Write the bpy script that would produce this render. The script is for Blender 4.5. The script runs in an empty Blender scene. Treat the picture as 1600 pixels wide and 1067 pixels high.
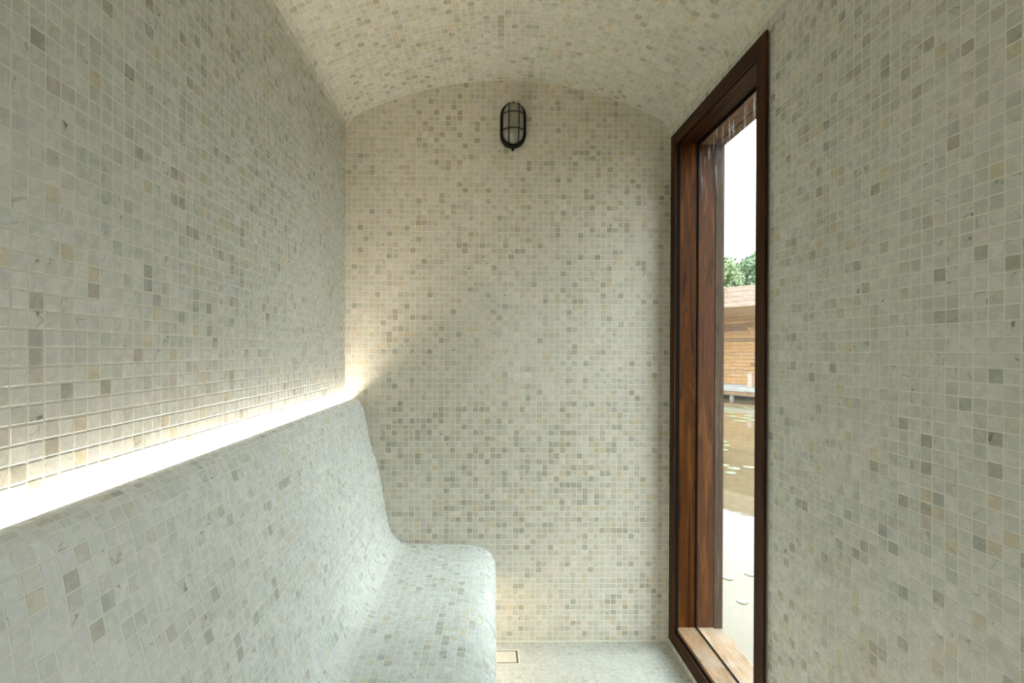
import bpy, bmesh, math, random
import numpy as np
from mathutils import Matrix, Vector

S = bpy.context.scene
C = bpy.context.collection
random.seed(7)
rng = np.random.default_rng(7)

# ------------------------------------------------------------------ camera
F, CX, CY, TH, ROLL, EYE = 800.0, 770.0, 547.0, math.atan(.0185), .005, 1.275
cd = bpy.data.cameras.new('camera')
cd.sensor_fit = 'HORIZONTAL'; cd.sensor_width = 36.0
cd.lens = F / 1600 * 36.0
cd.shift_x = (800 - CX) / 1600
cd.shift_y = (CY - 533.5) / 1600
cd.clip_start = .02; cd.clip_end = 500
cam = bpy.data.objects.new('camera', cd); C.objects.link(cam)
cam.matrix_world = (Matrix.Translation((0, 0, EYE)) @ Matrix.Rotation(-TH, 4, 'Z')
                    @ Matrix.Rotation(math.pi / 2, 4, 'X') @ Matrix.Rotation(ROLL, 4, 'Z'))
S.camera = cam

# ------------------------------------------------------------------ world and exposure
SKY = 10.0         # zenith radiance of the overcast sky; the horizon is dimmer
w = bpy.data.worlds.new('overcast_sky'); S.world = w; w.use_nodes = True
nt = w.node_tree; nt.nodes.clear()
out = nt.nodes.new('ShaderNodeOutputWorld'); bg = nt.nodes.new('ShaderNodeBackground')
tc = nt.nodes.new('ShaderNodeTexCoord'); sx = nt.nodes.new('ShaderNodeSeparateXYZ')
rp = nt.nodes.new('ShaderNodeValToRGB')
rp.color_ramp.elements[0].position = 0.0; rp.color_ramp.elements[0].color = (.97, 1.0, 1.0, 1)
rp.color_ramp.elements[1].position = .8; rp.color_ramp.elements[1].color = (.76, .91, 1.0, 1)
nt.links.new(tc.outputs['Generated'], sx.inputs[0]); nt.links.new(sx.outputs[2], rp.inputs[0])
nt.links.new(rp.outputs[0], bg.inputs[0])
mx_ = nt.nodes.new('ShaderNodeMath'); mx_.operation = 'MAXIMUM'; mx_.inputs[1].default_value = 0
nt.links.new(sx.outputs[2], mx_.inputs[0])
ma_ = nt.nodes.new('ShaderNodeMath'); ma_.operation = 'MULTIPLY_ADD'; ma_.inputs[1].default_value = SKY * .58; ma_.inputs[2].default_value = SKY * .42
nt.links.new(mx_.outputs[0], ma_.inputs[0]); nt.links.new(ma_.outputs[0], bg.inputs[1])
# sun behind thin cloud, off to the window side
sd = bpy.data.lights.new('hazy_sun', 'SUN'); sd.energy = 0.8; sd.angle = math.radians(13); sd.color = (1.0, .985, .95)
sun = bpy.data.objects.new('hazy_sun', sd); C.objects.link(sun)
sun.rotation_euler = Vector((-.72, .03, -.70)).to_track_quat('-Z', 'Y').to_euler()
nt.links.new(bg.outputs[0], out.inputs[0])
S.view_settings.view_transform = 'Standard'
S.view_settings.look = 'None'
S.view_settings.gamma = 1
S.view_settings.use_curve_mapping = False
S.view_settings.exposure = 0.0
LED_COVE, LED_SEAT = 84.0, 15.0          # strengths of the two LED strips
S.cycles.max_bounces = 14; S.cycles.diffuse_bounces = 8
S.cycles.glossy_bounces = 4; S.cycles.transparent_max_bounces = 12
S.cycles.sample_clamp_indirect = 6
S.cycles.use_denoising = True

# ------------------------------------------------------------------ material helpers
def newmat(name):
    m = bpy.data.materials.new(name); m.use_nodes = True
    t = m.node_tree; t.nodes.clear()
    o = t.nodes.new('ShaderNodeOutputMaterial'); b = t.nodes.new('ShaderNodeBsdfPrincipled')
    t.links.new(b.outputs[0], o.inputs[0])
    return m, t, b, o
def nd(t, typ, **kw):
    n = t.nodes.new(typ)
    for k, v in kw.items(): setattr(n, k, v)
    return n
def mth(t, op, a, b=None, clamp=False):
    n = nd(t, 'ShaderNodeMath', operation=op, use_clamp=clamp)
    for i, v in enumerate((a, b)):
        if v is None: continue
        if isinstance(v, (int, float)): n.inputs[i].default_value = v
        else: t.links.new(v, n.inputs[i])
    return n.outputs[0]
def mixc(t, fac, a, b, mode='MIX'):
    n = nd(t, 'ShaderNodeMix', data_type='RGBA', blend_type=mode)
    for i, v in ((0, fac), (6, a), (7, b)):
        if isinstance(v, (int, float)): n.inputs[i].default_value = v
        elif isinstance(v, tuple): n.inputs[i].default_value = (*v[:3], 1)
        else: t.links.new(v, n.inputs[i])
    return n.outputs[2]
def noise(t, vec, scale, detail=3, rough=.55, dist=0.0):
    n = nd(t, 'ShaderNodeTexNoise'); n.inputs['Scale'].default_value = scale
    n.inputs['Detail'].default_value = detail; n.inputs['Roughness'].default_value = rough
    n.inputs['Distortion'].default_value = dist
    if vec is not None: t.links.new(vec, n.inputs['Vector'])
    return n.outputs['Fac']
def ramp(t, fac, stops):
    n = nd(t, 'ShaderNodeValToRGB'); e = n.color_ramp.elements
    while len(e) < len(stops): e.new(.5)
    for q, (p, c) in zip(e, stops):
        q.position = p; q.color = (*c, 1) if isinstance(c, tuple) else (c, c, c, 1)
    t.links.new(fac, n.inputs[0]); return n.outputs[0]
def bump(t, b, h, strength, dist):
    n = nd(t, 'ShaderNodeBump'); n.inputs['Strength'].default_value = strength
    n.inputs['Distance'].default_value = dist
    t.links.new(h, n.inputs['Height']); t.links.new(n.outputs[0], b.inputs['Normal'])

def marble(name, single):
    m, t, b, o = newmat(name)
    if single:
        a = nd(t, 'ShaderNodeObjectInfo'); col, rnd = a.outputs['Color'], a.outputs['Alpha']
    else:
        a = nd(t, 'ShaderNodeAttribute', attribute_name='tile_colour'); col, rnd = a.outputs['Color'], a.outputs['Alpha']
    g = nd(t, 'ShaderNodeNewGeometry')
    cx = nd(t, 'ShaderNodeCombineXYZ')
    for i, k in enumerate((37., 53., 71.)): t.links.new(mth(t, 'MULTIPLY', rnd, k), cx.inputs[i])
    ad = nd(t, 'ShaderNodeVectorMath', operation='ADD')
    t.links.new(g.outputs['Position'], ad.inputs[0]); t.links.new(cx.outputs[0], ad.inputs[1])
    v = ad.outputs[0]
    n1 = noise(t, v, 38, 4, .6, 1.0)
    col = mixc(t, 1.0, col, ramp(t, n1, [(.25, .95), (.5, .99), (.75, 1.03)]), 'MULTIPLY')
    n2 = noise(t, v, 17, 2, .5, .8)
    line = ramp(t, mth(t, 'ABSOLUTE', mth(t, 'SUBTRACT', n2, .5)), [(0, 1.0), (.006, .5), (.014, 0.0)])
    r2 = mth(t, 'FRACT', mth(t, 'MULTIPLY', rnd, 91.7))
    mask = mth(t, 'MULTIPLY', mth(t, 'GREATER_THAN', r2, .64), ramp(t, noise(t, v, 26, 1), [(.42, 0.0), (.6, 1.0)]))
    col = mixc(t, mth(t, 'MULTIPLY', mth(t, 'MULTIPLY', line, mask), .72), col, (.12, .13, .11))
    # a few tiles carry a dark blot or broken edge
    n3 = noise(t, v, 60, 2, .5, .5)
    blot = mth(t, 'MULTIPLY', ramp(t, n3, [(.66, 0.0), (.73, 1.0)]), mth(t, 'GREATER_THAN', r2, .90))
    col = mixc(t, mth(t, 'MULTIPLY', blot, .75), col, (.07, .075, .06))
    t.links.new(col, b.inputs['Base Color'])
    t.links.new(ramp(t, n1, [(.3, .20), (.7, .34)]), b.inputs['Roughness'])
    b.inputs['IOR'].default_value = 1.5
    bump(t, b, noise(t, v, 160, 3), .12, .002)
    return m
def grout_mat(name='grout', lo=(.655, .65, .585), hi=(.735, .73, .665)):
    m, t, b, o = newmat(name)
    g = nd(t, 'ShaderNodeNewGeometry')
    n = noise(t, g.outputs['Position'], 90, 4)
    t.links.new(ramp(t, n, [(.3, lo), (.7, hi)]), b.inputs['Base Color'])
    b.inputs['Roughness'].default_value = .7
    bump(t, b, n, .3, .001)
    return m
def wood(name, axis, dark, mid, light, rough=.42, scale=1.0, worn=None):
    m, t, b, o = newmat(name)
    c = nd(t, 'ShaderNodeTexCoord'); mp = nd(t, 'ShaderNodeMapping')
    s = [14.0 * scale] * 3; s['XYZ'.index(axis)] = .9 * scale
    mp.inputs['Scale'].default_value = s
    oi = nd(t, 'ShaderNodeObjectInfo')
    cx = nd(t, 'ShaderNodeCombineXYZ')
    for i, k in enumerate((13., 29., 7.)): t.links.new(mth(t, 'MULTIPLY', oi.outputs['Random'], k), cx.inputs[i])
    t.links.new(cx.outputs[0], mp.inputs['Location'])
    t.links.new(c.outputs['Object'], mp.inputs[0])
    n = noise(t, mp.outputs[0], 2.2, 5, .6, 1.1)
    fine = noise(t, mp.outputs[0], 11, 4, .6, .3)
    rings = mth(t, 'FRACT', mth(t, 'MULTIPLY', n, 6.0))
    col = ramp(t, n, [(.3, dark), (.5, mid), (.72, light)])
    col = mixc(t, 1.0, col, ramp(t, rings, [(0, .62), (.35, 1.0), (.9, 1.08), (1, .65)]), 'MULTIPLY')
    col = mixc(t, 1.0, col, ramp(t, fine, [(.3, .75), (.6, 1.08)]), 'MULTIPLY')
    if worn:
        k = noise(t, c.outputs['Object'], 9, 4, .6, .6)
        col = mixc(t, ramp(t, k, [(.45, 0.0), (.65, .75)]), col, worn)
    col = mixc(t, ramp(t, oi.outputs['Random'], [(0, 0.0), (1, .16)]), col, dark)
    t.links.new(col, b.inputs['Base Color']); b.inputs['Roughness'].default_value = rough
    b.inputs['Specular IOR Level'].default_value = .10
    bump(t, b, fine, .25, .002)
    return m
def plain(name, col, rough=.5, metal=0.0, var=.15, sc=20, bmp=.1):
    m, t, b, o = newmat(name)
    c = nd(t, 'ShaderNodeTexCoord'); n = noise(t, c.outputs['Object'], sc, 4)
    lo = tuple(x * (1 - var) for x in col); hi = tuple(min(1, x * (1 + var)) for x in col)
    t.links.new(ramp(t, n, [(.3, lo), (.7, hi)]), b.inputs['Base Color'])
    b.inputs['Roughness'].default_value = rough; b.inputs['Metallic'].default_value = metal
    if bmp: bump(t, b, n, bmp, .002)
    return m
def glow(name, col, strength):
    m, t, b, o = newmat(name); t.nodes.remove(b)
    e = nd(t, 'ShaderNodeEmission'); e.inputs[0].default_value = (*col, 1); e.inputs[1].default_value = strength
    t.links.new(e.outputs[0], o.inputs[0]); return m
def glass_mat():
    m, t, b, o = newmat('window_glass'); t.nodes.remove(b)
    tr = nd(t, 'ShaderNodeBsdfTransparent'); tr.inputs[0].default_value = (.955, .975, .965, 1)
    gl = nd(t, 'ShaderNodeBsdfGlossy'); gl.inputs['Roughness'].default_value = .0
    g = nd(t, 'ShaderNodeNewGeometry'); dt = nd(t, 'ShaderNodeVectorMath', operation='DOT_PRODUCT')
    t.links.new(g.outputs['Incoming'], dt.inputs[0]); t.links.new(g.outputs['Normal'], dt.inputs[1])
    sch = mth(t, 'POWER', mth(t, 'SUBTRACT', 1.0, mth(t, 'ABSOLUTE', dt.outputs['Value'])), 5.0)
    mx = nd(t, 'ShaderNodeMixShader'); t.links.new(mth(t, 'ADD', mth(t, 'MULTIPLY', sch, .96), .04), mx.inputs[0])
    t.links.new(tr.outputs[0], mx.inputs[1]); t.links.new(gl.outputs[0], mx.inputs[2])
    # dried water streaks on the pane
    c = nd(t, 'ShaderNodeTexCoord'); mp = nd(t, 'ShaderNodeMapping'); mp.inputs['Scale'].default_value = (1, 60, 5)
    t.links.new(c.outputs['Object'], mp.inputs[0])
    st = ramp(t, noise(t, mp.outputs[0], 1.3, 3, .6, .4), [(.58, 0.0), (.68, 1.0)])
    sz = nd(t, 'ShaderNodeSeparateXYZ'); t.links.new(c.outputs['Object'], sz.inputs[0])
    hi_ = mth(t, 'MULTIPLY', mth(t, 'SUBTRACT', sz.outputs[2], 1.83), 6.0, True)
    fac = mth(t, 'MULTIPLY', mth(t, 'MULTIPLY', st, hi_), .22)
    fac = mth(t, 'ADD', fac, .004)
    df = nd(t, 'ShaderNodeBsdfTranslucent'); df.inputs[0].default_value = (.9, .95, 1, 1)
    m2 = nd(t, 'ShaderNodeMixShader'); t.links.new(fac, m2.inputs[0])
    t.links.new(mx.outputs[0], m2.inputs[1]); t.links.new(df.outputs[0], m2.inputs[2])
    t.links.new(m2.outputs[0], o.inputs[0]); return m

M_FIELD = marble('marble_mosaic_field', False)
M_TILE = marble('marble_mosaic_tile', True)
M_GROUT = grout_mat(); M_BGROUT = grout_mat('bench_grout', (.78, .79, .75), (.86, .87, .83)); M_FGROUT = grout_mat('floor_grout', (.50, .485, .44), (.56, .545, .495))
DK, MD, LT = (.034, .010, .002), (.095, .031, .0055), (.165, .061, .011)
WZ = wood('teak_upright', 'Z', DK, MD, LT)
WY = wood('teak_level', 'Y', DK, MD, LT)
TZ = wood('teak_trim_upright', 'Z', (.016, .005, .0015), (.042, .014, .004), (.078, .027, .007), .5)
TY = wood('teak_trim_level', 'Y', (.016, .005, .0015), (.042, .014, .004), (.078, .027, .007), .5)
SILL = wood('teak_worn_sill', 'Y', (.20, .105, .05), (.40, .25, .145), (.54, .37, .24), .5, 1.0, (.36, .29, .22))
GREYW = wood('teak_silvered', 'Z', (.045, .026, .015), (.10, .062, .038), (.15, .10, .065), .6)
HEADW = wood('teak_head_daylit', 'Y', (.12, .06, .03), (.25, .14, .07), (.34, .2, .11), .5)  # paler copy of the teak: daylight on the outer head put into the colour
BLACK = plain('black_gasket_and_gap_shade', (.012, .009, .007), .8)  # gaskets, and the fill that stands in for shade in the casing groove
BLACK.node_tree.nodes['Principled BSDF'].inputs['Specular IOR Level'].default_value = .04
IRON = plain('black_cast_metal', (.006, .006, .005), .6)
IRON.node_tree.nodes['Principled BSDF'].inputs['Specular IOR Level'].default_value = .2
GLASS = glass_mat()
DARKM = plain('drain_channel_dark', (.03, .028, .022), .6)
SEALM = plain('sealant', (.70, .67, .58), .6, 0, .06)
ROUGHW = plain('outer_shell_boards', (.22, .13, .07), .7)

# ------------------------------------------------------------------ object helpers
def link(o, parent=None):
    C.objects.link(o)
    if parent is not None: o.parent = parent
    return o
def mesh_obj(name, me, mat, parent=None, kind=None):
    o = bpy.data.objects.new(name, me)
    if mat is not None and not me.materials: me.materials.append(mat)
    if kind: o['kind'] = kind
    return link(o, parent)
def bm_obj(name, bm, mat, parent=None, kind=None, smooth=False):
    me = bpy.data.meshes.new(name)
    bmesh.ops.recalc_face_normals(bm, faces=bm.faces)
    bm.to_mesh(me); bm.free()
    if smooth:
        for p in me.polygons: p.use_smooth = True
        me.set_sharp_from_angle(angle=math.radians(45))
    return mesh_obj(name, me, mat, parent, kind)
def empty(name, loc, label=None, cat=None, rz=0, kind=None, group=None):
    o = bpy.data.objects.new(name, None); o.empty_display_size = .05
    o.location = loc; o.rotation_euler = (0, 0, rz)
    if label: o['label'] = label
    if cat: o['category'] = cat
    if kind: o['kind'] = kind
    if group: o['group'] = group
    return link(o)
def tag(o, label, cat, group=None):
    o['label'] = label; o['category'] = cat
    if group: o['group'] = group
    return o
def box(bm, lo, hi, bev=0.0):
    c = [(a + b) / 2 for a, b in zip(lo, hi)]; s = [abs(b - a) for a, b in zip(lo, hi)]
    r = bmesh.ops.create_cube(bm, size=1, matrix=Matrix.Translation(c) @ Matrix.Diagonal((*s, 1)))
    if bev > 0:
        ed = list({e for v in r['verts'] for e in v.link_edges})
        bmesh.ops.bevel(bm, geom=ed, offset=bev, segments=2, profile=.6, affect='EDGES')
def box_obj(name, lo, hi, mat, parent=None, bev=.0015, kind=None):
    bm = bmesh.new(); box(bm, lo, hi, bev)
    return bm_obj(name, bm, mat, parent, kind)
def tube(bm, pts, r, n=8, closed=False, cap=True):
    pts = [Vector(p) for p in pts]; rings = []; L = len(pts); up = None
    for i, p in enumerate(pts):
        a = pts[(i - 1) % L] if (closed or i > 0) else p
        b = pts[(i + 1) % L] if (closed or i < L - 1) else p
        d = (b - a).normalized()
        if up is None: up = Vector((0, 0, 1)) if abs(d.z) < .9 else Vector((1, 0, 0))
        s = d.cross(up).normalized(); up = s.cross(d).normalized()
        rr = r[i] if isinstance(r, (list, tuple)) else r
        rings.append([bm.verts.new(p + (s * math.cos(2 * math.pi * k / n) + up * math.sin(2 * math.pi * k / n)) * rr) for k in range(n)])
    for i in range(L if closed else L - 1):
        A, B = rings[i], rings[(i + 1) % L]
        for k in range(n): bm.faces.new((A[k], A[(k + 1) % n], B[(k + 1) % n], B[k]))
    if cap and not closed:
        bm.faces.new(rings[0]); bm.faces.new(rings[-1][::-1])

# ------------------------------------------------------------------ room measures
XL, XR, YB, YF = -.600, .816, 2.235, -.60
XC, RARC, RF, ZTOP = .108, 1.45, .07, 2.457
HALF = XR - XC
ZC0 = ZTOP - RARC
_fx = HALF - RF
_fz = ZC0 + math.sqrt((RARC - RF) ** 2 - _fx ** 2)
ZSPR = _fz
PHI = math.atan2(_fx, _fz - ZC0)                     # angle of the tangent point from the vertical
L_F = RF * (math.pi / 2 - PHI); L_A = 2 * RARC * PHI
L_CEIL = 2 * L_F + L_A
def ceil_pn(s):
    s = np.asarray(s, float); x = np.empty_like(s); z = np.empty_like(s); nx = np.empty_like(s); nz = np.empty_like(s)
    a = s < L_F; c = s > L_F + L_A; m = ~(a | c)
    t = math.pi / 2 - s / RF                        # left fillet: angle from vertical 90deg -> PHI
    x[a] = (XC - _fx - RF * np.sin(t))[a]; z[a] = (_fz + RF * np.cos(t))[a]; nx[a] = np.sin(t)[a]; nz[a] = -np.cos(t)[a]
    t = PHI - (s - L_F) / RARC
    x[m] = (XC - RARC * np.sin(t))[m]; z[m] = (ZC0 + RARC * np.cos(t))[m]; nx[m] = np.sin(t)[m]; nz[m] = -np.cos(t)[m]
    t = PHI + (s - L_F - L_A) / RF
    x[c] = (XC + _fx + RF * np.sin(t))[c]; z[c] = (_fz + RF * np.cos(t))[c]; nx[c] = -np.sin(t)[c]; nz[c] = -np.cos(t)[c]
    return x, z, nx, nz
def ceil_z(x):
    d = np.abs(np.asarray(x, float) - XC)
    big = ZC0 + np.sqrt(np.maximum(RARC ** 2 - d ** 2, 0))
    fil = _fz + np.sqrt(np.maximum(RF ** 2 - (d - _fx) ** 2, 0))
    return np.where(d > RARC * math.sin(PHI), fil, big)

# bench section, from the slot behind the backrest over the seat to the toe recess
PROF = [(-.577, 1.020), (-.577, 1.040), (-.574, 1.056), (-.561, 1.063), (-.545, 1.058), (-.532, 1.044), (-.520, 1.020),
        (-.512, .990), (-.505, .950), (-.497, .905), (-.487, .865), (-.473, .820), (-.458, .775), (-.440, .690), (-.430, .630),
        (-.420, .570), (-.407, .510), (-.393, .475), (-.370, .449), (-.338, .436), (-.290, .432), (-.180, .4295),
        (-.100, .4275), (-.050, .4245), (-.018, .418), (.014, .407), (.038, .388), (.052, .362), (.058, .335), (.060, .310),
        (.059, .290), (.052, .276), (.040, .270), (.005, .268)]
def catmull(P, n=6):
    P = np.array(P); Q = []
    for i in range(len(P) - 1):
        p0, p1, p2, p3 = P[max(i - 1, 0)], P[i], P[i + 1], P[min(i + 2, len(P) - 1)]
        for t in np.linspace(0, 1, n, endpoint=False):
            Q.append(.5 * (2 * p1 + (p2 - p0) * t + (2 * p0 - 5 * p1 + 4 * p2 - p3) * t * t + (3 * p1 - p0 - 3 * p2 + p3) * t ** 3))
    Q.append(P[-1]); return np.array(Q)
BP = catmull(PROF)
BL = np.concatenate([[0], np.cumsum(np.linalg.norm(np.diff(BP, axis=0), axis=1))])
def bench_skew(x, y): return .023 * (y - YB) * np.clip((x + .40) / .35, 0, 1)

# ------------------------------------------------------------------ mosaic
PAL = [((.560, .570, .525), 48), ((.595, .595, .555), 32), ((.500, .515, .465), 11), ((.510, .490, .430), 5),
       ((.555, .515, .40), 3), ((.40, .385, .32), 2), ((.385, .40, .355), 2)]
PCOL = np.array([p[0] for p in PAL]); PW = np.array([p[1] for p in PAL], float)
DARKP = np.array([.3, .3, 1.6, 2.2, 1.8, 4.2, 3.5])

_TV = [(-.5, -.5, 0), (.5, -.5, 0), (.5, .5, 0), (-.5, .5, 0),
       (-.5, -.5, .62), (.5, -.5, .62), (.5, .5, .62), (-.5, .5, .62),
       (-.455, -.455, 1), (.455, -.455, 1), (.455, .455, 1), (-.455, .455, 1)]
_TF = [(0, 1, 5, 4), (1, 2, 6, 5), (2, 3, 7, 6), (3, 0, 4, 7), (4, 5, 9, 8), (5, 6, 10, 9), (6, 7, 11, 10), (7, 4, 8, 11), (8, 9, 10, 11)]
UNIT = bpy.data.meshes.new('tile'); UNIT.from_pydata(_TV, [], _TF); UNIT.materials.append(M_TILE); UNIT.shade_flat()
THK, JOINT = .0004, .0022

def project(p):
    xc = p[:, 0] * math.cos(TH) - p[:, 1] * math.sin(TH); zc = p[:, 0] * math.sin(TH) + p[:, 1] * math.cos(TH)
    zc = np.maximum(zc, 1e-3); a = F * xc / zc; b = F * (EYE - p[:, 2]) / zc
    return np.stack([CX + a - ROLL * b, CY + b + ROLL * a], 1)

def mosaic(parent, ue, ve, surf, clip=None, vmax=None, dark=None, hidden=None, wave=.0, skew=0.0, limit=300, bed=False, even=1.0, relief=1.0, tone=(1, 1, 1)):
    """ue/ve: joint positions along the two surface directions; surf(u, v) -> points and normals."""
    nu, nv = len(ue) - 1, len(ve) - 1
    I, J = np.meshgrid(np.arange(nu), np.arange(nv), indexing='ij'); I = I.ravel(); J = J.ravel()
    n = len(I); sh = (I // 12) * 997 + (J // 12) * 131
    us, inv = np.unique(sh, return_inverse=True)
    sr = rng.random((len(us), 6))[inv]
    off = (sr[:, :2] - .5) * .0011
    jit = (rng.random((n, 4)) - .5) * .0008
    u0 = ue[I] + JOINT / 2 + off[:, 0] + jit[:, 0]; u1 = ue[I + 1] - JOINT / 2 + off[:, 0] + jit[:, 1]
    v0 = ve[J] + JOINT / 2 + off[:, 1] + jit[:, 2]; v1 = ve[J + 1] - JOINT / 2 + off[:, 1] + jit[:, 3]
    keep = np.ones(n, bool)
    if clip:
        a0, a1, b0, b1 = clip
        um, vm = (u0 + u1) / 2, (v0 + v1) / 2
        inu = (u1 > a0) & (u0 < a1); inv_ = (v1 > b0) & (v0 < b1); both = inu & inv_
        keep &= ~(both & (um > a0) & (um < a1) & (vm > b0) & (vm < b1))
        s = both & (um >= a1); u0 = np.where(s, np.maximum(u0, a1), u0)
        s = both & (um <= a0); u1 = np.where(s, np.minimum(u1, a0), u1)
        s = both & (vm >= b1); v0 = np.where(s, np.maximum(v0, b1), v0)
        s = both & (vm <= b0); v1 = np.where(s, np.minimum(v1, b0), v1)
    cut = np.zeros(n, bool)
    U = np.stack([u0, u1, u1, u0], 1); V = np.stack([v0, v0, v1, v1], 1)
    if vmax is not None:
        top = vmax(U) - .002; cut = (V > top).any(1); V = np.minimum(V, top)
        keep &= (V[:, 2:] - V[:, :2]).max(1) > .003
    keep &= (u1 - u0 > .002) & (v1 - v0 > .002)
    # uneven setting: every sheet and every tile sits a little differently
    lift = (sr[:, 2] - .5) * .00012 + rng.random(n) * .00016
    wv = wave * (np.sin(U * 11 + 1.3) + np.sin(V * 17 + .6 + U * 3) + .7 * np.sin(U * 31 + V * 5))
    tilt = (rng.random((n, 4)) - .5) * .00018
    r_dark = np.zeros(n)
    if dark is not None: r_dark = dark((u0 + u1) / 2, (v0 + v1) / 2)
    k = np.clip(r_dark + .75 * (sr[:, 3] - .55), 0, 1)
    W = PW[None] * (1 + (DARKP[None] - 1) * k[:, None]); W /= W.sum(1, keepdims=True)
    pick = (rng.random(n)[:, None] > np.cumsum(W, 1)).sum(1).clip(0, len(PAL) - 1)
    col = PCOL[pick] * (1 + (rng.random((n, 1)) - .5) * .10) * (1 + (rng.random((n, 3)) - .5) * .03)
    col *= (1 + (sr[:, 4:5] - .5) * .06)
    col = PCOL[0] + (col - PCOL[0]) * even
    rnd = rng.random(n)
    lift *= relief; tilt *= relief
    col = col * np.array(tone)                       # overall tile tint of this surface
    if bed:                                          # the mortar bed undulates with the tiles
        gu = np.linspace(YF, YB, 120); gv = np.linspace(1.0, ve[-1], 60); A, B = np.meshgrid(gu, gv, indexing='ij')
        W_ = wave * (np.sin(A * 11 + 1.3) + np.sin(B * 17 + .6 + A * 3) + .7 * np.sin(A * 31 + B * 5))
        P, N = surf(A.ravel(), B.ravel()); P = P + N * W_.ravel()[:, None]
        q = np.arange(120 * 60).reshape(120, 60)
        fc = np.stack([q[:-1, :-1], q[1:, :-1], q[1:, 1:], q[:-1, 1:]], -1).reshape(-1, 4)
        me = bpy.data.meshes.new('mortar_bed'); me.from_pydata(P.tolist(), [], fc.tolist())
        for p in me.polygons: p.use_smooth = True
        mesh_obj('mortar_bed', me, M_GROUT, parent)
    idx = np.nonzero(keep)[0]; n = len(idx)
    U, V, lift, wv, tilt, col, rnd, cut = U[idx], V[idx], lift[idx], wv[idx], tilt[idx], col[idx], rnd[idx], cut[idx]
    if skew: V = V + skew * (U - YB) * np.clip((np.minimum(V, ve[-1] - V) - .12) / .3, 0, 1)
    P, N = surf(U.ravel(), V.ravel()); P = P.reshape(n, 4, 3); N = N.reshape(n, 4, 3)
    # order the corners so the top face looks along N
    nn = np.cross(P[:, 1] - P[:, 0], P[:, 3] - P[:, 0])
    if ((nn * N.mean(1)).sum(1)).mean() < 0:
        P = P[:, [0, 3, 2, 1]]; N = N[:, [0, 3, 2, 1]]; wv = wv[:, [0, 3, 2, 1]]
    base = P + N * (wv[..., None] - .0012)
    c = P.mean(1); nm = N.mean(1); nm /= np.linalg.norm(nm, axis=1, keepdims=True)
    # which tiles show largest in the photograph
    sc = project(P.reshape(-1, 3)).reshape(n, 4, 2)
    ar = .5 * np.abs((sc[:, 2, 0] - sc[:, 0, 0]) * (sc[:, 3, 1] - sc[:, 1, 1]) - (sc[:, 3, 0] - sc[:, 1, 0]) * (sc[:, 2, 1] - sc[:, 0, 1]))
    face = ((np.array([0, 0, EYE]) - c) * nm).sum(1) > .003
    inf = (sc[:, :, 0] > 0).all(1) & (sc[:, :, 0] < 1600).all(1) & (sc[:, :, 1] > 0).all(1) & (sc[:, :, 1] < 1067).all(1) & (c[:, 1] > .2)
    ok = face & inf & ~cut
    if hidden is not None: ok &= ~hidden(c, sc.mean(1))
    score = np.where(ok, ar, -1); order = np.argsort(-score)[:limit]; order = order[score[order] > 0]
    single = np.zeros(n, bool); single[order] = True
    for i in order:
        b = base[i] + nm[i] * lift[i]; ce = b.mean(0)
        ex = (b[1] + b[2] - b[0] - b[3]) / 2; ey = (b[3] + b[2] - b[0] - b[1]) / 2
        lx, ly = np.linalg.norm(ex), np.linalg.norm(ey); ex = ex / lx
        nz = np.cross(ex, ey); nz /= np.linalg.norm(nz); ey2 = np.cross(nz, ex)
        o = bpy.data.objects.new('tile', UNIT); o.color = (*col[i], rnd[i])
        mm = Matrix.Identity(4)
        for r in range(3): mm[r][0] = ex[r] * lx; mm[r][1] = ey2[r] * ly; mm[r][2] = nz[r] * (THK + .0012); mm[r][3] = ce[r]
        C.objects.link(o); o.parent = parent; o.matrix_basis = mm
    f = ~single; m = int(f.sum())
    B = base[f]; Nf = N[f]; T = THK + .0012
    hz = (lift[f][:, None] + tilt[f])[..., None]
    mid = B + Nf * (hz + .62 * T)
    cen = B.mean(1, keepdims=True)
    d = cen - B; d /= np.linalg.norm(d, axis=2, keepdims=True)
    topv = B + d * .0014 + Nf * (hz + T)
    vs = np.concatenate([B, mid, topv], 1).reshape(-1, 3)
    faces = (np.array(_TF)[None] + (np.arange(m) * 12)[:, None, None]).reshape(-1, 4)
    me = bpy.data.meshes.new('tile_field')
    me.vertices.add(len(vs)); me.vertices.foreach_set('co', vs.astype(np.float32).ravel())
    me.loops.add(faces.size); me.loops.foreach_set('vertex_index', faces.astype(np.int32).ravel())
    me.polygons.add(len(faces)); me.polygons.foreach_set('loop_start', np.arange(0, faces.size, 4, dtype=np.int32))
    me.update(calc_edges=True); me.shade_flat()
    at = me.color_attributes.new('tile_colour', 'FLOAT_COLOR', 'POINT')
    cc = np.concatenate([col[f], rnd[f][:, None]], 1)
    at.data.foreach_set('color', np.repeat(cc, 12, axis=0).astype(np.float32).ravel())
    o = mesh_obj('tile_field', me, M_FIELD, parent, 'stuff')
    return o

PITCH = .0254
def edges(a, b, p): return np.arange(int(math.floor((b - a) / p)) + 1) * p + a
Y0 = .10
NY = int((YB - Y0) / PITCH)
YE = YB - PITCH * np.arange(NY, -1, -1)

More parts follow.
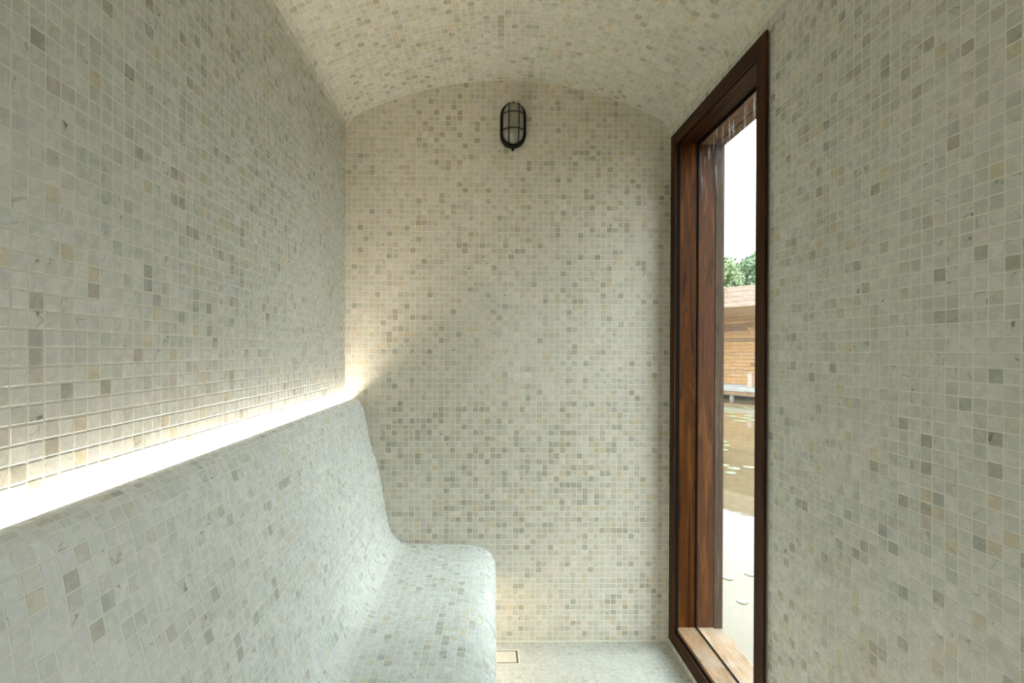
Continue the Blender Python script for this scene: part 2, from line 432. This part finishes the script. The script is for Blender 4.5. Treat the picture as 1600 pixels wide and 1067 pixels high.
# ------------------------------------------------------------------ structure
G = .0   # grout faces lie on the nominal planes, tiles stand about 1 mm proud
wl = bmesh.new(); box(wl, (XL - .16, YF, -.10), (XL - .003, YB + .02, 2.30))
wall_left = bm_obj('wall_left', wl, M_GROUT, None, 'structure')
wb = bmesh.new(); box(wb, (XL - .16, YB, -.10), (XR + .19, YB + .16, 2.62))
wall_back = bm_obj('wall_back', wb, M_GROUT, None, 'structure')
fl = bmesh.new(); box(fl, (XL - .16, YF, -.12), (XR + .19, YB + .02, 0))
floor = bm_obj('floor', fl, M_FGROUT, None, 'structure')
OY0, OY1, OZ0, OZ1 = 1.462, 2.186, .062, 2.182
wr = bmesh.new()
box(wr, (XR, YF, -.10), (XR + .18, OY0, 2.30)); box(wr, (XR, OY1, -.10), (XR + .18, YB + .02, 2.30))
box(wr, (XR, OY0, -.10), (XR + .18, OY1, OZ0)); box(wr, (XR, OY0, OZ1), (XR + .18, OY1, 2.30))
wall_right = bm_obj('wall_right', wr, M_GROUT, None, 'structure')
# vaulted ceiling: a shell that follows the section
cb = bmesh.new(); NC = 60; SE = np.linspace(0, L_CEIL, NC + 1); ss = SE; x, z, nx, nz = ceil_pn(ss)
prev = None
for i in range(len(ss)):
    q = [cb.verts.new(v) for v in ((x[i], YF, z[i]), (x[i], YB + .01, z[i]), (x[i] - nx[i] * .12, YB + .01, z[i] - nz[i] * .12), (x[i] - nx[i] * .12, YF, z[i] - nz[i] * .12))]
    if prev:
        for k in range(4): cb.faces.new((prev[k], prev[(k + 1) % 4], q[(k + 1) % 4], q[k]))
    else: cb.faces.new(q)
    prev = q
cb.faces.new(prev[::-1])
ceiling = bm_obj('ceiling', cb, M_GROUT, None, 'structure')
# wall behind the photographer, with the doorway daylight comes in by
DX0, DX1, DZ1 = .12, .58, 2.02
wf = bmesh.new()
box(wf, (XL - .16, YF - .16, -.10), (DX0, YF, 2.62)); box(wf, (DX1, YF - .16, -.10), (XR + .19, YF, 2.62))
box(wf, (DX0, YF - .16, DZ1), (DX1, YF, 2.62)); box(wf, (DX0, YF - .16, -.10), (DX1, YF, .02))
wall_front = bm_obj('wall_front', wf, M_GROUT, None, 'structure')

def s_left(u, v): n = len(u); return np.stack([np.full(n, XL), u, v], 1), np.tile([1., 0, 0], (n, 1))
def s_right(u, v): n = len(u); return np.stack([np.full(n, XR), u, v], 1), np.tile([-1., 0, 0], (n, 1))
def s_back(u, v): n = len(u); return np.stack([u, np.full(n, YB), v], 1), np.tile([0., -1., 0], (n, 1))
def s_floor(u, v): n = len(u); return np.stack([v, u, np.zeros(n)], 1), np.tile([0., 0, 1.], (n, 1))
def s_ceil(u, v):
    x, z, nx, nz = ceil_pn(np.clip(v, 0.0005, L_CEIL - .0005)); return np.stack([x, u, z], 1), np.stack([nx, u * 0, nz], 1)
def s_bench(u, v):
    x = np.interp(v, BL, BP[:, 0]); z = np.interp(v, BL, BP[:, 1]); e = .004
    dx = np.interp(v + e, BL, BP[:, 0]) - np.interp(v - e, BL, BP[:, 0]); dz = np.interp(v + e, BL, BP[:, 1]) - np.interp(v - e, BL, BP[:, 1])
    l = np.hypot(dx, dz) + 1e-9
    return np.stack([x + bench_skew(x, u), u, z], 1), np.stack([-dz / l, u * 0, dx / l], 1)

PZ = .02515
zl = ZSPR - PZ * np.arange(int((ZSPR - 1.0) / PZ), -1, -1)
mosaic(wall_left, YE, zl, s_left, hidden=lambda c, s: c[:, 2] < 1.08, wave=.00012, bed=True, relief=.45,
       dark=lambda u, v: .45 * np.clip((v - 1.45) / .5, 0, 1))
zr = np.concatenate([[.001], ZSPR - PZ * np.arange(int((ZSPR - .0) / PZ), -1, -1)])
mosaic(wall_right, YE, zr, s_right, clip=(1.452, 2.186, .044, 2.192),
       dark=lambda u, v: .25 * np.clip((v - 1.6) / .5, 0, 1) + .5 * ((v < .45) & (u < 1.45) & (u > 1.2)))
zb = [.002]
for p, k in ((.0231, 12), (.0244, 12), (.02535, 24), (.0248, 12), (.0241, 50)):
    for _ in range(k): zb.append(zb[-1] + p)
XE = XL + (XR - XL) / 56 * np.arange(57)
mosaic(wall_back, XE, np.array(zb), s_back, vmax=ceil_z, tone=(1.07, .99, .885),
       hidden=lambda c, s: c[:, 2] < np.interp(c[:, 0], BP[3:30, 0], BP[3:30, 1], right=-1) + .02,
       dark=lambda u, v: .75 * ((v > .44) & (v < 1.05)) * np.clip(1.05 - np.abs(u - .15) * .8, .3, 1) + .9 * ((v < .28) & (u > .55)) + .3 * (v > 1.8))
mosaic(ceiling, YE, SE, s_ceil, skew=.03, tone=(1.13, 1.09, 1.01),
       dark=lambda u, v: .8 * ((v > .28) & (v < .62) & (u > 1.9)))
FE = XR - PITCH * np.arange(int((XR + .04) / PITCH), -1, -1)
mosaic(floor, YE[:-3] if False else YE, FE, s_floor, clip=(2.074, 2.176, -.2, .157), hidden=lambda c, s: s[:, 0] < 776,
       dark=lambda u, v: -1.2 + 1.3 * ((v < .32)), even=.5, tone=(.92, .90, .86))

# sealant beads along the joints of floor, back wall and vault
box_obj('trim_1', (-.04, YB - .0055, .0005), (XR, YB, .0065), SEALM, None, .001, 'structure')
tb = bmesh.new(); ss = np.linspace(0.0, L_CEIL, 80); x, z, nx, nz = ceil_pn(ss)
tube(tb, [(x[i] + nx[i] * .001, YB - .001, z[i] + nz[i] * .001) for i in range(len(ss))], .0036, 6)
bm_obj('trim_2', tb, SEALM, None, 'structure', True)
box_obj('trim_3', (XL - .001, YB - .003, 1.02), (XL + .003, YB, ZSPR), SEALM, None, .001, 'structure')

# ------------------------------------------------------------------ window (kind: structure)
win = empty('window_1', (XR, 1.82, .06), kind='structure')
def wp(name, lo, hi, mat, bev=.0015, label=None):
    o = box_obj(name, tuple(a - b for a, b in zip(lo, win.location)), tuple(a - b for a, b in zip(hi, win.location)), mat, win, bev)
    if label: o['label'] = label
    return o
XT = .803                                             # face of the casing, 13 mm proud of the tiles
for (y0, y1, z0, z1, mt) in ((1.447, 1.500, .038, 2.195, TZ), (2.141, 2.191, .038, 2.195, TZ),
                             (1.500, 2.141, 2.145, 2.195, TY), (1.500, 2.141, .038, .092, TY)):
    wp('casing', (XT, y0, z0), (XR - .006, y1, z1), mt, .0015)
# stepped inner edge of the casing, black fill painted as the groove's shade, then the lining boards
wp('gap_shade_fill', (XR - .006, 2.150, .070), (.830, 2.186, 2.182), BLACK, 0)
wp('gap_shade_fill', (XR - .006, 1.464, .070), (.830, 1.490, 2.182), BLACK, 0)
wp('gap_shade_fill', (XR - .006, 1.490, 2.153), (.826, 2.150, 2.182), BLACK, 0)
wp('gap_shade_fill', (XR - .006, 1.490, .066), (.826, 2.150, .086), BLACK, 0)
GX = .910                                             # plane of the glass
wp('lining_board', (.8305, 2.163, .080), (GX - .0025, 2.186, 2.170), WZ, .002)
wp('lining_board', (GX + .004, 2.163, .080), (.985, 2.186, 2.170), WZ, .002)
wp('lining_board', (.8305, 1.464, .080), (GX - .0025, 1.487, 2.170), WZ, .002)
wp('lining_board', (GX + .004, 1.464, .080), (.985, 1.487, 2.170), WZ, .002)
wp('head_board', (.8265, 1.487, 2.157), (GX - .0025, 2.163, 2.182), TY, .002)
wp('head_board', (GX + .004, 1.487, 2.155), (.985, 2.163, 2.182), HEADW, .002, 'head board outside the glass, daylight painted into its paler colour')
wp('sill_board', (.8265, 1.487, .066), (GX - .0025, 2.163, .100), SILL, .002)
wp('sill_board', (GX + .004, 1.487, .066), (.985, 2.163, .099), SILL, .002)
wp('outer_frame', (.986, 2.160, .06), (1.024, 2.200, 2.20), GREYW, .003, 'silvered outer upright')
wp('outer_frame', (.986, 1.450, .06), (1.024, 1.490, 2.20), GREYW, .003, 'silvered outer upright')
wp('outer_frame', (.986, 1.490, 2.150), (1.024, 2.160, 2.20), HEADW, .003)
wp('outer_frame', (.986, 1.490, .06), (1.024, 2.160, .096), SILL, .003)
wp('gasket', (GX - .0025, 2.158, .094), (GX + .004, 2.186, 2.170), BLACK, 0)
wp('gasket', (GX - .0025, 1.464, .094), (GX + .004, 1.491, 2.170), BLACK, 0)
wp('gasket', (GX - .0025, 1.491, 2.150), (GX + .004, 2.158, 2.176), BLACK, 0)
wp('gasket', (GX - .0025, 1.491, .080), (GX + .004, 2.158, .103), BLACK, 0)
wp('glass_pane', (GX - .001, 1.491, .103), (GX + .002, 2.158, 2.150), GLASS, 0)

# doorway frame behind the camera
dr = empty('door_1', ((DX0 + DX1) / 2, YF, 0), kind='structure')
for lo, hi, mt in (((DX0, YF - .17, .0), (DX0 + .04, YF + .012, DZ1), TZ), ((DX1 - .04, YF - .17, .0), (DX1, YF + .012, DZ1), TZ),
                   ((DX0 + .04, YF - .17, DZ1 - .04), (DX1 - .04, YF + .012, DZ1), TY)):
    box_obj('door_frame', tuple(a - b for a, b in zip(lo, dr.location)), tuple(a - b for a, b in zip(hi, dr.location)), mt, dr)

# ------------------------------------------------------------------ bench
bench = empty('tiled_bench', (-.27, 1.0, 0), 'long built-in bench with curved backrest, covered in pale marble mosaic', 'bench')
bb = bmesh.new()
VB = [.012]
while VB[-1] < .085: VB.append(VB[-1] + .0125)
nb_ = int(round((BL[-1] - .012 - VB[-1]) / .0254)); VB = np.array(VB + list(np.linspace(VB[-1], BL[-1] - .012, nb_ + 1)[1:]))
BE = np.concatenate([[0], VB, [BL[-1]]])
pts = [(float(np.interp(q, BL, BP[:, 0])), float(np.interp(q, BL, BP[:, 1]))) for q in BE] + [(-.045, .268), (-.045, .001), (-.30, .001), (-.599, .001), (-.599, 1.020)]
ys = np.linspace(YF + .01, YB - .0005, 30)
rows = [[bb.verts.new((px + float(bench_skew(px, y)), y, pz)) for px, pz in pts] for y in ys]
for A, B in zip(rows[:-1], rows[1:]):
    for k in range(len(pts)): bb.faces.new((A[k], A[(k + 1) % len(pts)], B[(k + 1) % len(pts)], B[k]))
bb.faces.new(rows[0]); bb.faces.new(rows[-1][::-1])
for v in bb.verts: v.co -= bench.location
bm_obj('bench_body', bb, M_BGROUT, bench)
tiles_root = bench
def s_bench_local(u, v):
    P, N = s_bench(u, v); return P, N
_hide = lambda c, s: (c[:, 0] > .04) & (c[:, 2] < .37)
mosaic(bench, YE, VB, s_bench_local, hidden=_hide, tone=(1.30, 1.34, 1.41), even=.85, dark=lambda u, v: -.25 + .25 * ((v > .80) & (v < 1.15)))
off = Matrix.Translation(-bench.location)
for o in bench.children:
    if o.name.startswith('tile'): o.matrix_basis = off @ o.matrix_basis

# LED strips
def led(name, lo, hi, mat, label):
    e = empty(name, ((lo[0] + hi[0]) / 2, (lo[1] + hi[1]) / 2, lo[2]), label, 'led strip')
    lo2 = tuple(a - b for a, b in zip(lo, e.location)); hi2 = tuple(a - b for a, b in zip(hi, e.location))
    zc = lo2[2] + .004
    box_obj('channel', lo2, (hi2[0], hi2[1], zc), IRON, e, 0)
    box_obj('diffuser', (lo2[0] + .002, lo2[1] + .002, zc), (hi2[0] - .002, hi2[1] - .002, hi2[2]), mat, e, 0)
led('led_strip', (XL + .0015, YF + .05, 1.0285), (-.580, YB - .004, 1.041), glow('led_cove_light', (1.0, .89, .74), LED_COVE),
    'glowing warm strip hidden in the slot behind the backrest')
e = empty('led_strip', (0, (YF + YB) / 2, .262), 'warm strip hidden below the front edge of the bench seat', 'led strip')
h = (YB - YF) / 2 - .05
box_obj('channel', (-.012, -h, .001), (.008, h, .005), IRON, e, 0)
box_obj('diffuser', (-.010, -h + .002, -.006), (.006, h - .002, .001), glow('led_seat_light', (1.0, .76, .50), LED_SEAT), e, 0)

# ------------------------------------------------------------------ bulkhead lamp
LX, LZ = .124, 2.248
lamp = empty('bulkhead_lamp', (LX, YB, LZ), 'black oval bulkhead wall lamp with wire cage over frosted glass', 'wall lamp')
def stadium(w, h, y, n=12):
    r = w / 2; s = h / 2 - r; P = []
    for k in range(n + 1):
        a = math.pi * k / n; P.append((r * math.cos(a), y, s + r * math.sin(a)))
    for k in range(n + 1):
        a = math.pi + math.pi * k / n; P.append((r * math.cos(a), y, -s + r * math.sin(a)))
    return P
def loft(bm, loops, cap0=True, cap1=True):
    R = [[bm.verts.new(p) for p in l] for l in loops]
    for A, B in zip(R[:-1], R[1:]):
        n = len(A)
        for k in range(n): bm.faces.new((A[k], A[(k + 1) % n], B[(k + 1) % n], B[k]))
    if cap0: bm.faces.new(R[0])
    if cap1: bm.faces.new(R[-1][::-1])
b = bmesh.new()
loft(b, [stadium(.108, .186, 0), stadium(.112, .190, -.004), stadium(.112, .190, -.020), stadium(.106, .184, -.026)])
bm_obj('lamp_base', b, IRON, lamp, smooth=True)
b = bmesh.new()
loft(b, [stadium(.110, .188, -.020), stadium(.113, .191, -.024), stadium(.112, .190, -.030), stadium(.104, .182, -.034),
         stadium(.092, .170, -.033), stadium(.090, .168, -.030), stadium(.090, .168, -.018)], False, False)
bm_obj('rim', b, IRON, lamp, smooth=True)
m, t, bs, o_ = newmat('frosted_lamp_glass')
c = nd(t, 'ShaderNodeTexCoord'); mp = nd(t, 'ShaderNodeMapping'); mp.inputs['Scale'].default_value = (1, 1, 1); t.links.new(c.outputs['Object'], mp.inputs[0])
n_ = noise(t, mp.outputs[0], 40, 3)
t.links.new(ramp(t, n_, [(.3, (.30, .29, .235)), (.7, (.38, .37, .30))]), bs.inputs['Base Color'])
bs.inputs['Roughness'].default_value = .22; bs.inputs['Transmission Weight'].default_value = .25
FROST = m
b = bmesh.new(); loops = []
for k in range(9):
    q = k / 8; ins = .040 * (1 - math.cos(q * math.pi / 2)) ** 1.35; loops.append(stadium(.0895 - 2 * ins, .1675 - 2 * ins, -.020 - .060 * math.sin(q * math.pi / 2) ** .85))
loft(b, loops, False, True)
bm_obj('glass_dome', b, FROST, lamp, smooth=True)
def bulge(q): return -.032 - .058 * max(0.0, math.sin(math.pi * q)) ** .42
for sx_ in (-.0213, .0213):
    b = bmesh.new(); N_ = 22; hh = .0895
    tube(b, [(sx_, bulge(i / N_), -hh + 2 * hh * i / N_) for i in range(N_ + 1)], .0022, 8)
    bm_obj('cage_bar', b, IRON, lamp, smooth=True)
for z_ in (.031, -.038):
    b = bmesh.new(); N_ = 16; hh = .0505
    tube(b, [(-hh + 2 * hh * i / N_, bulge(i / N_) - .0005, z_) for i in range(N_ + 1)], .0022, 8)
    bm_obj('cage_hoop', b, IRON, lamp, smooth=True)
for z_ in (.1000, -.0985):
    b = bmesh.new()
    tube(b, [(0, -.001, z_), (0, -.012, z_), (0, -.022, z_ * .985)], [.006, .006, .0045], 12)
    lug = bm_obj('fixing_lug', b, IRON, lamp, smooth=True)
    b = bmesh.new(); tube(b, [(0, -.0215, z_ * .985), (0, -.0245, z_ * .985)], .0032, 10)
    bm_obj('screw', b, IRON, lug, smooth=True)

# ------------------------------------------------------------------ tile-insert floor drain
DY0, DY1, DXR, DXL = 2.081, 2.169, .150, -.050
drain = empty('floor_drain', (.05, 2.125, 0), 'slim rectangular floor drain with a stone insert beside the bench foot', 'drain')
def dp(name, lo, hi, mat, bev=0):
    return box_obj(name, tuple(a - b for a, b in zip(lo, drain.location)), tuple(a - b for a, b in zip(hi, drain.location)), mat, drain, bev)
dp('channel', (DXL, DY0, .0003), (DXR, DY1, .0008), DARKM)
STONE = plain('drain_insert_stone', (.64, .60, .50), .4, 0, .06, 30)
dp('insert', (DXL, DY0 + .006, .0009), (DXR - .007, DY1 - .006, .0024), STONE, .0005)
dp('edge_strip', (DXR, DY0 - .004, .0004), (DXR + .007, DY1 + .007, .0022), SEALM)
dp('edge_strip', (DXL, DY1, .0004), (DXR, DY1 + .007, .0022), SEALM)
dp('edge_strip', (DXL, DY0 - .007, .0004), (DXR, DY0, .0022), SEALM)

# ------------------------------------------------------------------ outside: water, bank, boathouse, trees, lily pads
WZL = -.30
m, t, bs, o_ = newmat('pond_water')
c = nd(t, 'ShaderNodeNewGeometry')
n1 = noise(t, c.outputs['Position'], .35, 3)
t.links.new(ramp(t, n1, [(.3, (.085, .060, .030)), (.7, (.125, .088, .045))]), bs.inputs['Base Color'])
bs.inputs['Roughness'].default_value = .03; bs.inputs['IOR'].default_value = 1.42
bump(t, bs, noise(t, c.outputs['Position'], 2.5, 2), .05, .02)
wbm = bmesh.new(); bmesh.ops.create_grid(wbm, x_segments=1, y_segments=1, size=70, matrix=Matrix.Translation((0, 10, WZL)))
water = bm_obj('pond', wbm, m, None, 'structure')

BHX, BHY = 7.977, 17.0
ANG = math.atan2(-.824, .567)
bh = empty('boathouse', (BHX, BHY, WZL), 'long low timber boathouse with deep eave standing across the brown water', 'building', ANG)
PL = [wood('larch_boards_warm', 'X', (.26, .135, .055), (.45, .25, .11), (.56, .34, .17), .7),
      wood('larch_boards_tan', 'X', (.23, .125, .055), (.41, .235, .115), (.52, .32, .17), .7),
      wood('larch_boards_brown', 'X', (.14, .08, .045), (.24, .145, .08), (.31, .20, .12), .7)]
FASC = wood('eave_boards_weathered', 'X', (.27, .165, .12), (.44, .31, .245), (.54, .42, .35), .8)
DECKM = wood('deck_boards_grey', 'X', (.22, .21, .19), (.34, .32, .29), (.46, .43, .39), .8)
SOFF = wood('soffit_boards', 'X', (.50, .35, .21), (.70, .50, .32), (.80, .60, .40), .7)
def hp(name, lo, hi, mat, bev=0):
    lo = (lo[0], lo[1], lo[2] - WZL); hi = (hi[0], hi[1], hi[2] - WZL)
    return box_obj(name, lo, hi, mat, bh, bev)
S0, S1 = -5.0, 4.6
hp('frame_wall', (S0 + .1, 1.53, .05), (S1 - .1, 6.4, 2.55), PL[2])
zz = .115; row = 0
while zz < 2.46:
    xx = S0 - random.random() * 1.2
    while xx < S1:
        L = random.uniform(1.1, 2.4); a, b_ = max(xx, S0), min(xx + L - .006, S1)
        if b_ - a > .05:
            hp('plank', (a, 1.50 - random.random() * .006, zz), (b_, 1.531, min(zz + .118, 2.50)), random.choices(PL, (6, 4, 1.2))[0], .002)
        xx += L
    zz += .126; row += 1
zz = 2.735
for r_ in range(4):
    xx = S0 - .3 - random.random()
    while xx < S1 + .4:
        L = random.uniform(.9, 1.7); a, b_ = max(xx, S0 - .3), min(xx + L - .006, S1 + .4)
        if b_ - a > .05: hp('eave_board', (a, -.025 - r_ * .004, zz), (b_, .01, zz + .16), FASC, .003)
        xx += L
    zz += .165
hp('roof', (S0 - .3, .011, 2.78), (S1 + .4, 6.7, 3.37), plain('roof_felt', (.10, .10, .09), .9))
for k in range(8):
    y0 = .0 + k * .1875; z0 = 2.727 - .217 * k / 8 - WZL; z1 = 2.727 - .217 * (k + 1) / 8 - WZL
    sb = bmesh.new(); y1 = y0 + .182
    vs = [sb.verts.new(v) for v in ((S0, y0, z0), (S1, y0, z0), (S1, y1, z1), (S0, y1, z1), (S0, y0, z0 + .03), (S1, y0, z0 + .03), (S1, y1, z1 + .03), (S0, y1, z1 + .03))]
    for f_ in ((0, 3, 2, 1), (4, 5, 6, 7), (0, 1, 5, 4), (1, 2, 6, 5), (2, 3, 7, 6), (3, 0, 4, 7)): sb.faces.new([vs[i] for i in f_])
    bm_obj('soffit_board', sb, SOFF, bh)
for k in range(9): hp('deck_board', (S0, .02 + k * .165, .07), (S1, .02 + k * .165 + .157, .108), DECKM, .002)
hp('deck_edge', (S0, -.02, -.03), (S1, .018, .10), DECKM, .003)
hp('deck_edge', (S0, .0, -.17), (S1, .04, -.035), PL[2], .003)
for k in range(8):
    b = bmesh.new(); xk = S0 + .3 + k * 1.25
    tube(b, [(xk, .12, -.6), (xk, .12, .36)], .07, 10); bm_obj('deck_post', b, DECKM, bh)
bol = empty('mooring_post', (8.62, 16.35, .108), 'short pale wooden post at the deck edge of the boathouse', 'post', ANG)
b = bmesh.new(); box(b, (-.07, -.07, 0), (.07, .07, .46), .012); bm_obj('post_shaft', b, FASC, bol)
b = bmesh.new(); box(b, (-.085, -.085, .46), (.085, .085, .49), .008); bm_obj('post_cap', b, FASC, bol)

bank = bmesh.new()
gpts = [(-60, 30), (-20, 33), (-5, 29), (4, 30), (12, 27), (20, 20), (28, 8), (60, -10), (60, 70), (-60, 70)]
lo = [bank.verts.new((a, c_, -.8)) for a, c_ in gpts]; hi = [bank.verts.new((a + .3, c_ + .8, .25)) for a, c_ in gpts]
for k in range(len(gpts)): bank.faces.new((lo[k], lo[(k + 1) % len(gpts)], hi[(k + 1) % len(gpts)], hi[k]))
bank.faces.new(hi)
bm_obj('ground', bank, plain('grass_bank', (.10, .13, .045), .9, 0, .3, 2.0), None, 'structure')

BARK = plain('bark', (.10, .075, .05), .9, 0, .3, 6)
def leafmat(name, col):
    m, t, b, o = newmat(name)
    g = nd(t, 'ShaderNodeNewGeometry'); n = noise(t, g.outputs['Position'], 1.6, 3)
    t.links.new(ramp(t, n, [(.3, tuple(x * .7 for x in col)), (.7, tuple(x * 1.3 for x in col))]), b.inputs['Base Color'])
    b.inputs['Roughness'].default_value = .6
    return m
def tree(x, y, h, r, mat, label, n=5200, lean=0):
    e = empty('tree', (x, y, .2), label, 'tree')
    b = bmesh.new()
    tube(b, [(0, 0, -.3), (.1, 0, h * .3), (lean * .5, .1, h * .6), (lean, 0, h * .85)], [.22, .17, .11, .04], 8)
    for k in range(6):
        a = k * 1.05; tube(b, [(.1, 0, h * (.3 + .06 * k)), (.1 + r * .55 * math.cos(a), r * .55 * math.sin(a), h * (.45 + .07 * k))], [.08, .02], 6)
    bm_obj('trunk', b, BARK, e)
    R = np.random.default_rng(int(x * 100 + y * 10) % 9999)
    nb = 26; d = R.normal(size=(nb, 3)); d /= np.linalg.norm(d, axis=1, keepdims=True)
    cen = d * np.array([r, r, h * .36]) * R.uniform(.35, .82, (nb, 1)) + np.array([lean, 0, h * .62]); br = R.uniform(.22, .38, nb) * r
    w_ = R.integers(0, nb, n); q = R.normal(size=(n, 3)); q /= np.linalg.norm(q, axis=1, keepdims=True)
    p = cen[w_] + q * br[w_][:, None] * R.uniform(.65, 1.0, (n, 1))
    nrm = q + R.normal(size=(n, 3)) * .5; nrm /= np.linalg.norm(nrm, axis=1, keepdims=True)
    a = np.cross(nrm, R.normal(size=(n, 3))); a /= np.linalg.norm(a, axis=1, keepdims=True); bb_ = np.cross(nrm, a)
    s = R.uniform(.10, .19, (n, 1)) * (r / 2.4)
    v = np.stack([p + a * s, p + bb_ * s * .55, p - a * s, p - bb_ * s * .55], 1).reshape(-1, 3)
    me = bpy.data.meshes.new('crown'); me.from_pydata(v.tolist(), [], np.arange(4 * n).reshape(-1, 4).tolist())
    mesh_obj('crown', me, mat, e)
G1, G2, G3 = leafmat('leaves_light', (.24, .31, .14)), leafmat('leaves_mid', (.15, .22, .11)), leafmat('leaves_deep', (.11, .17, .09))
tree(14.9, 33.5, 8.6, 2.0, G1, 'light green feathery tree just above the boathouse roof, left of the darker tree', 9000)
tree(20.0, 36.5, 8.6, 2.4, G2, 'darker green round tree above the boathouse roof beside the light feathery one', 10000)
tree(26.5, 34.0, 9.3, 2.8, G3, 'deep green broad tree at the far end of the boathouse', 6000)
tree(16.5, 43.0, 10.2, 3.0, G2, 'mid green tree farther back behind the feathery light green one', 6000)
tree(6.8, 36.0, 7.2, 2.6, G3, 'deep green tree on the far bank by open water', 6000)

pad_m = plain('lily_pad_green', (.17, .20, .11), .25, 0, .25, 8)
def pad(x, y, r, label, group, i):
    b = bmesh.new(); n = 14; a0 = random.random() * 6.28
    c0 = b.verts.new((0, 0, .001)); ring = []; low = []
    for k in range(n + 1):
        a = a0 + .18 + (2 * math.pi - .36) * k / n; rr = r * (1 + .05 * math.sin(3 * a))
        ring.append(b.verts.new((rr * math.cos(a), rr * math.sin(a), .0015))); low.append(b.verts.new((rr * .97 * math.cos(a), rr * .97 * math.sin(a), .0)))
    for k in range(n): b.faces.new((c0, ring[k], ring[k + 1])); b.faces.new((low[k], low[k + 1], ring[k + 1], ring[k]))
    o = bm_obj('lily_pad', b, pad_m); o.location = (x, y, WZL + .003); tag(o, label, 'lily pad', group)
random.seed(11)
placed = []
def pads(cx_, cy_, sxr, syr, n, r0, r1, label, group):
    tries = 0
    while n and tries < 400:
        tries += 1
        x = cx_ + random.uniform(-sxr, sxr); y = cy_ + random.uniform(-syr, syr); r = random.uniform(r0, r1)
        if all((x - a) ** 2 + (y - b_) ** 2 > (r + c_ + .02) ** 2 for a, b_, c_ in placed):
            placed.append((x, y, r)); pad(x, y, r, label, group, 0); n -= 1
pads(6.6, 13.2, 1.0, 1.9 , 26, .09, .16, 'round lily pad in the crowded patch just below the boathouse deck', 'lily pads by the boathouse')
pad(1.706, 3.527, 0.035, 'lily pad in the pale reflection close below the window, upper left of three', 'lily pads out on the water', 0)
pad(1.889, 3.586, 0.034, 'lily pad in the pale reflection close below the window, upper right of three', 'lily pads out on the water', 0)
pad(1.638, 3.192, 0.034, 'lily pad in the pale reflection close below the window, lowest of three', 'lily pads out on the water', 0)
pad(3.329, 7.011, 0.075, 'lily pad on the brown water midway out, leftmost of its four', 'lily pads out on the water', 0)
pad(3.377, 6.820, 0.085, 'lily pad on the brown water midway out, second from the left of its four', 'lily pads out on the water', 0)
pad(3.211, 6.568, 0.070, 'lily pad on the brown water midway out, lowest of its four', 'lily pads out on the water', 0)
pad(3.626, 6.896, 0.080, 'lily pad on the brown water midway out, rightmost of its four', 'lily pads out on the water', 0)
pad(4.199, 8.848, 0.085, 'small lily pad halfway to the boathouse beside the window edge, upper of three', 'lily pads out on the water', 0)
pad(4.061, 8.487, 0.080, 'small lily pad halfway to the boathouse beside the window edge, middle of three', 'lily pads out on the water', 0)
pad(3.846, 8.102, 0.075, 'small lily pad halfway to the boathouse beside the window edge, lowest of three', 'lily pads out on the water', 0)
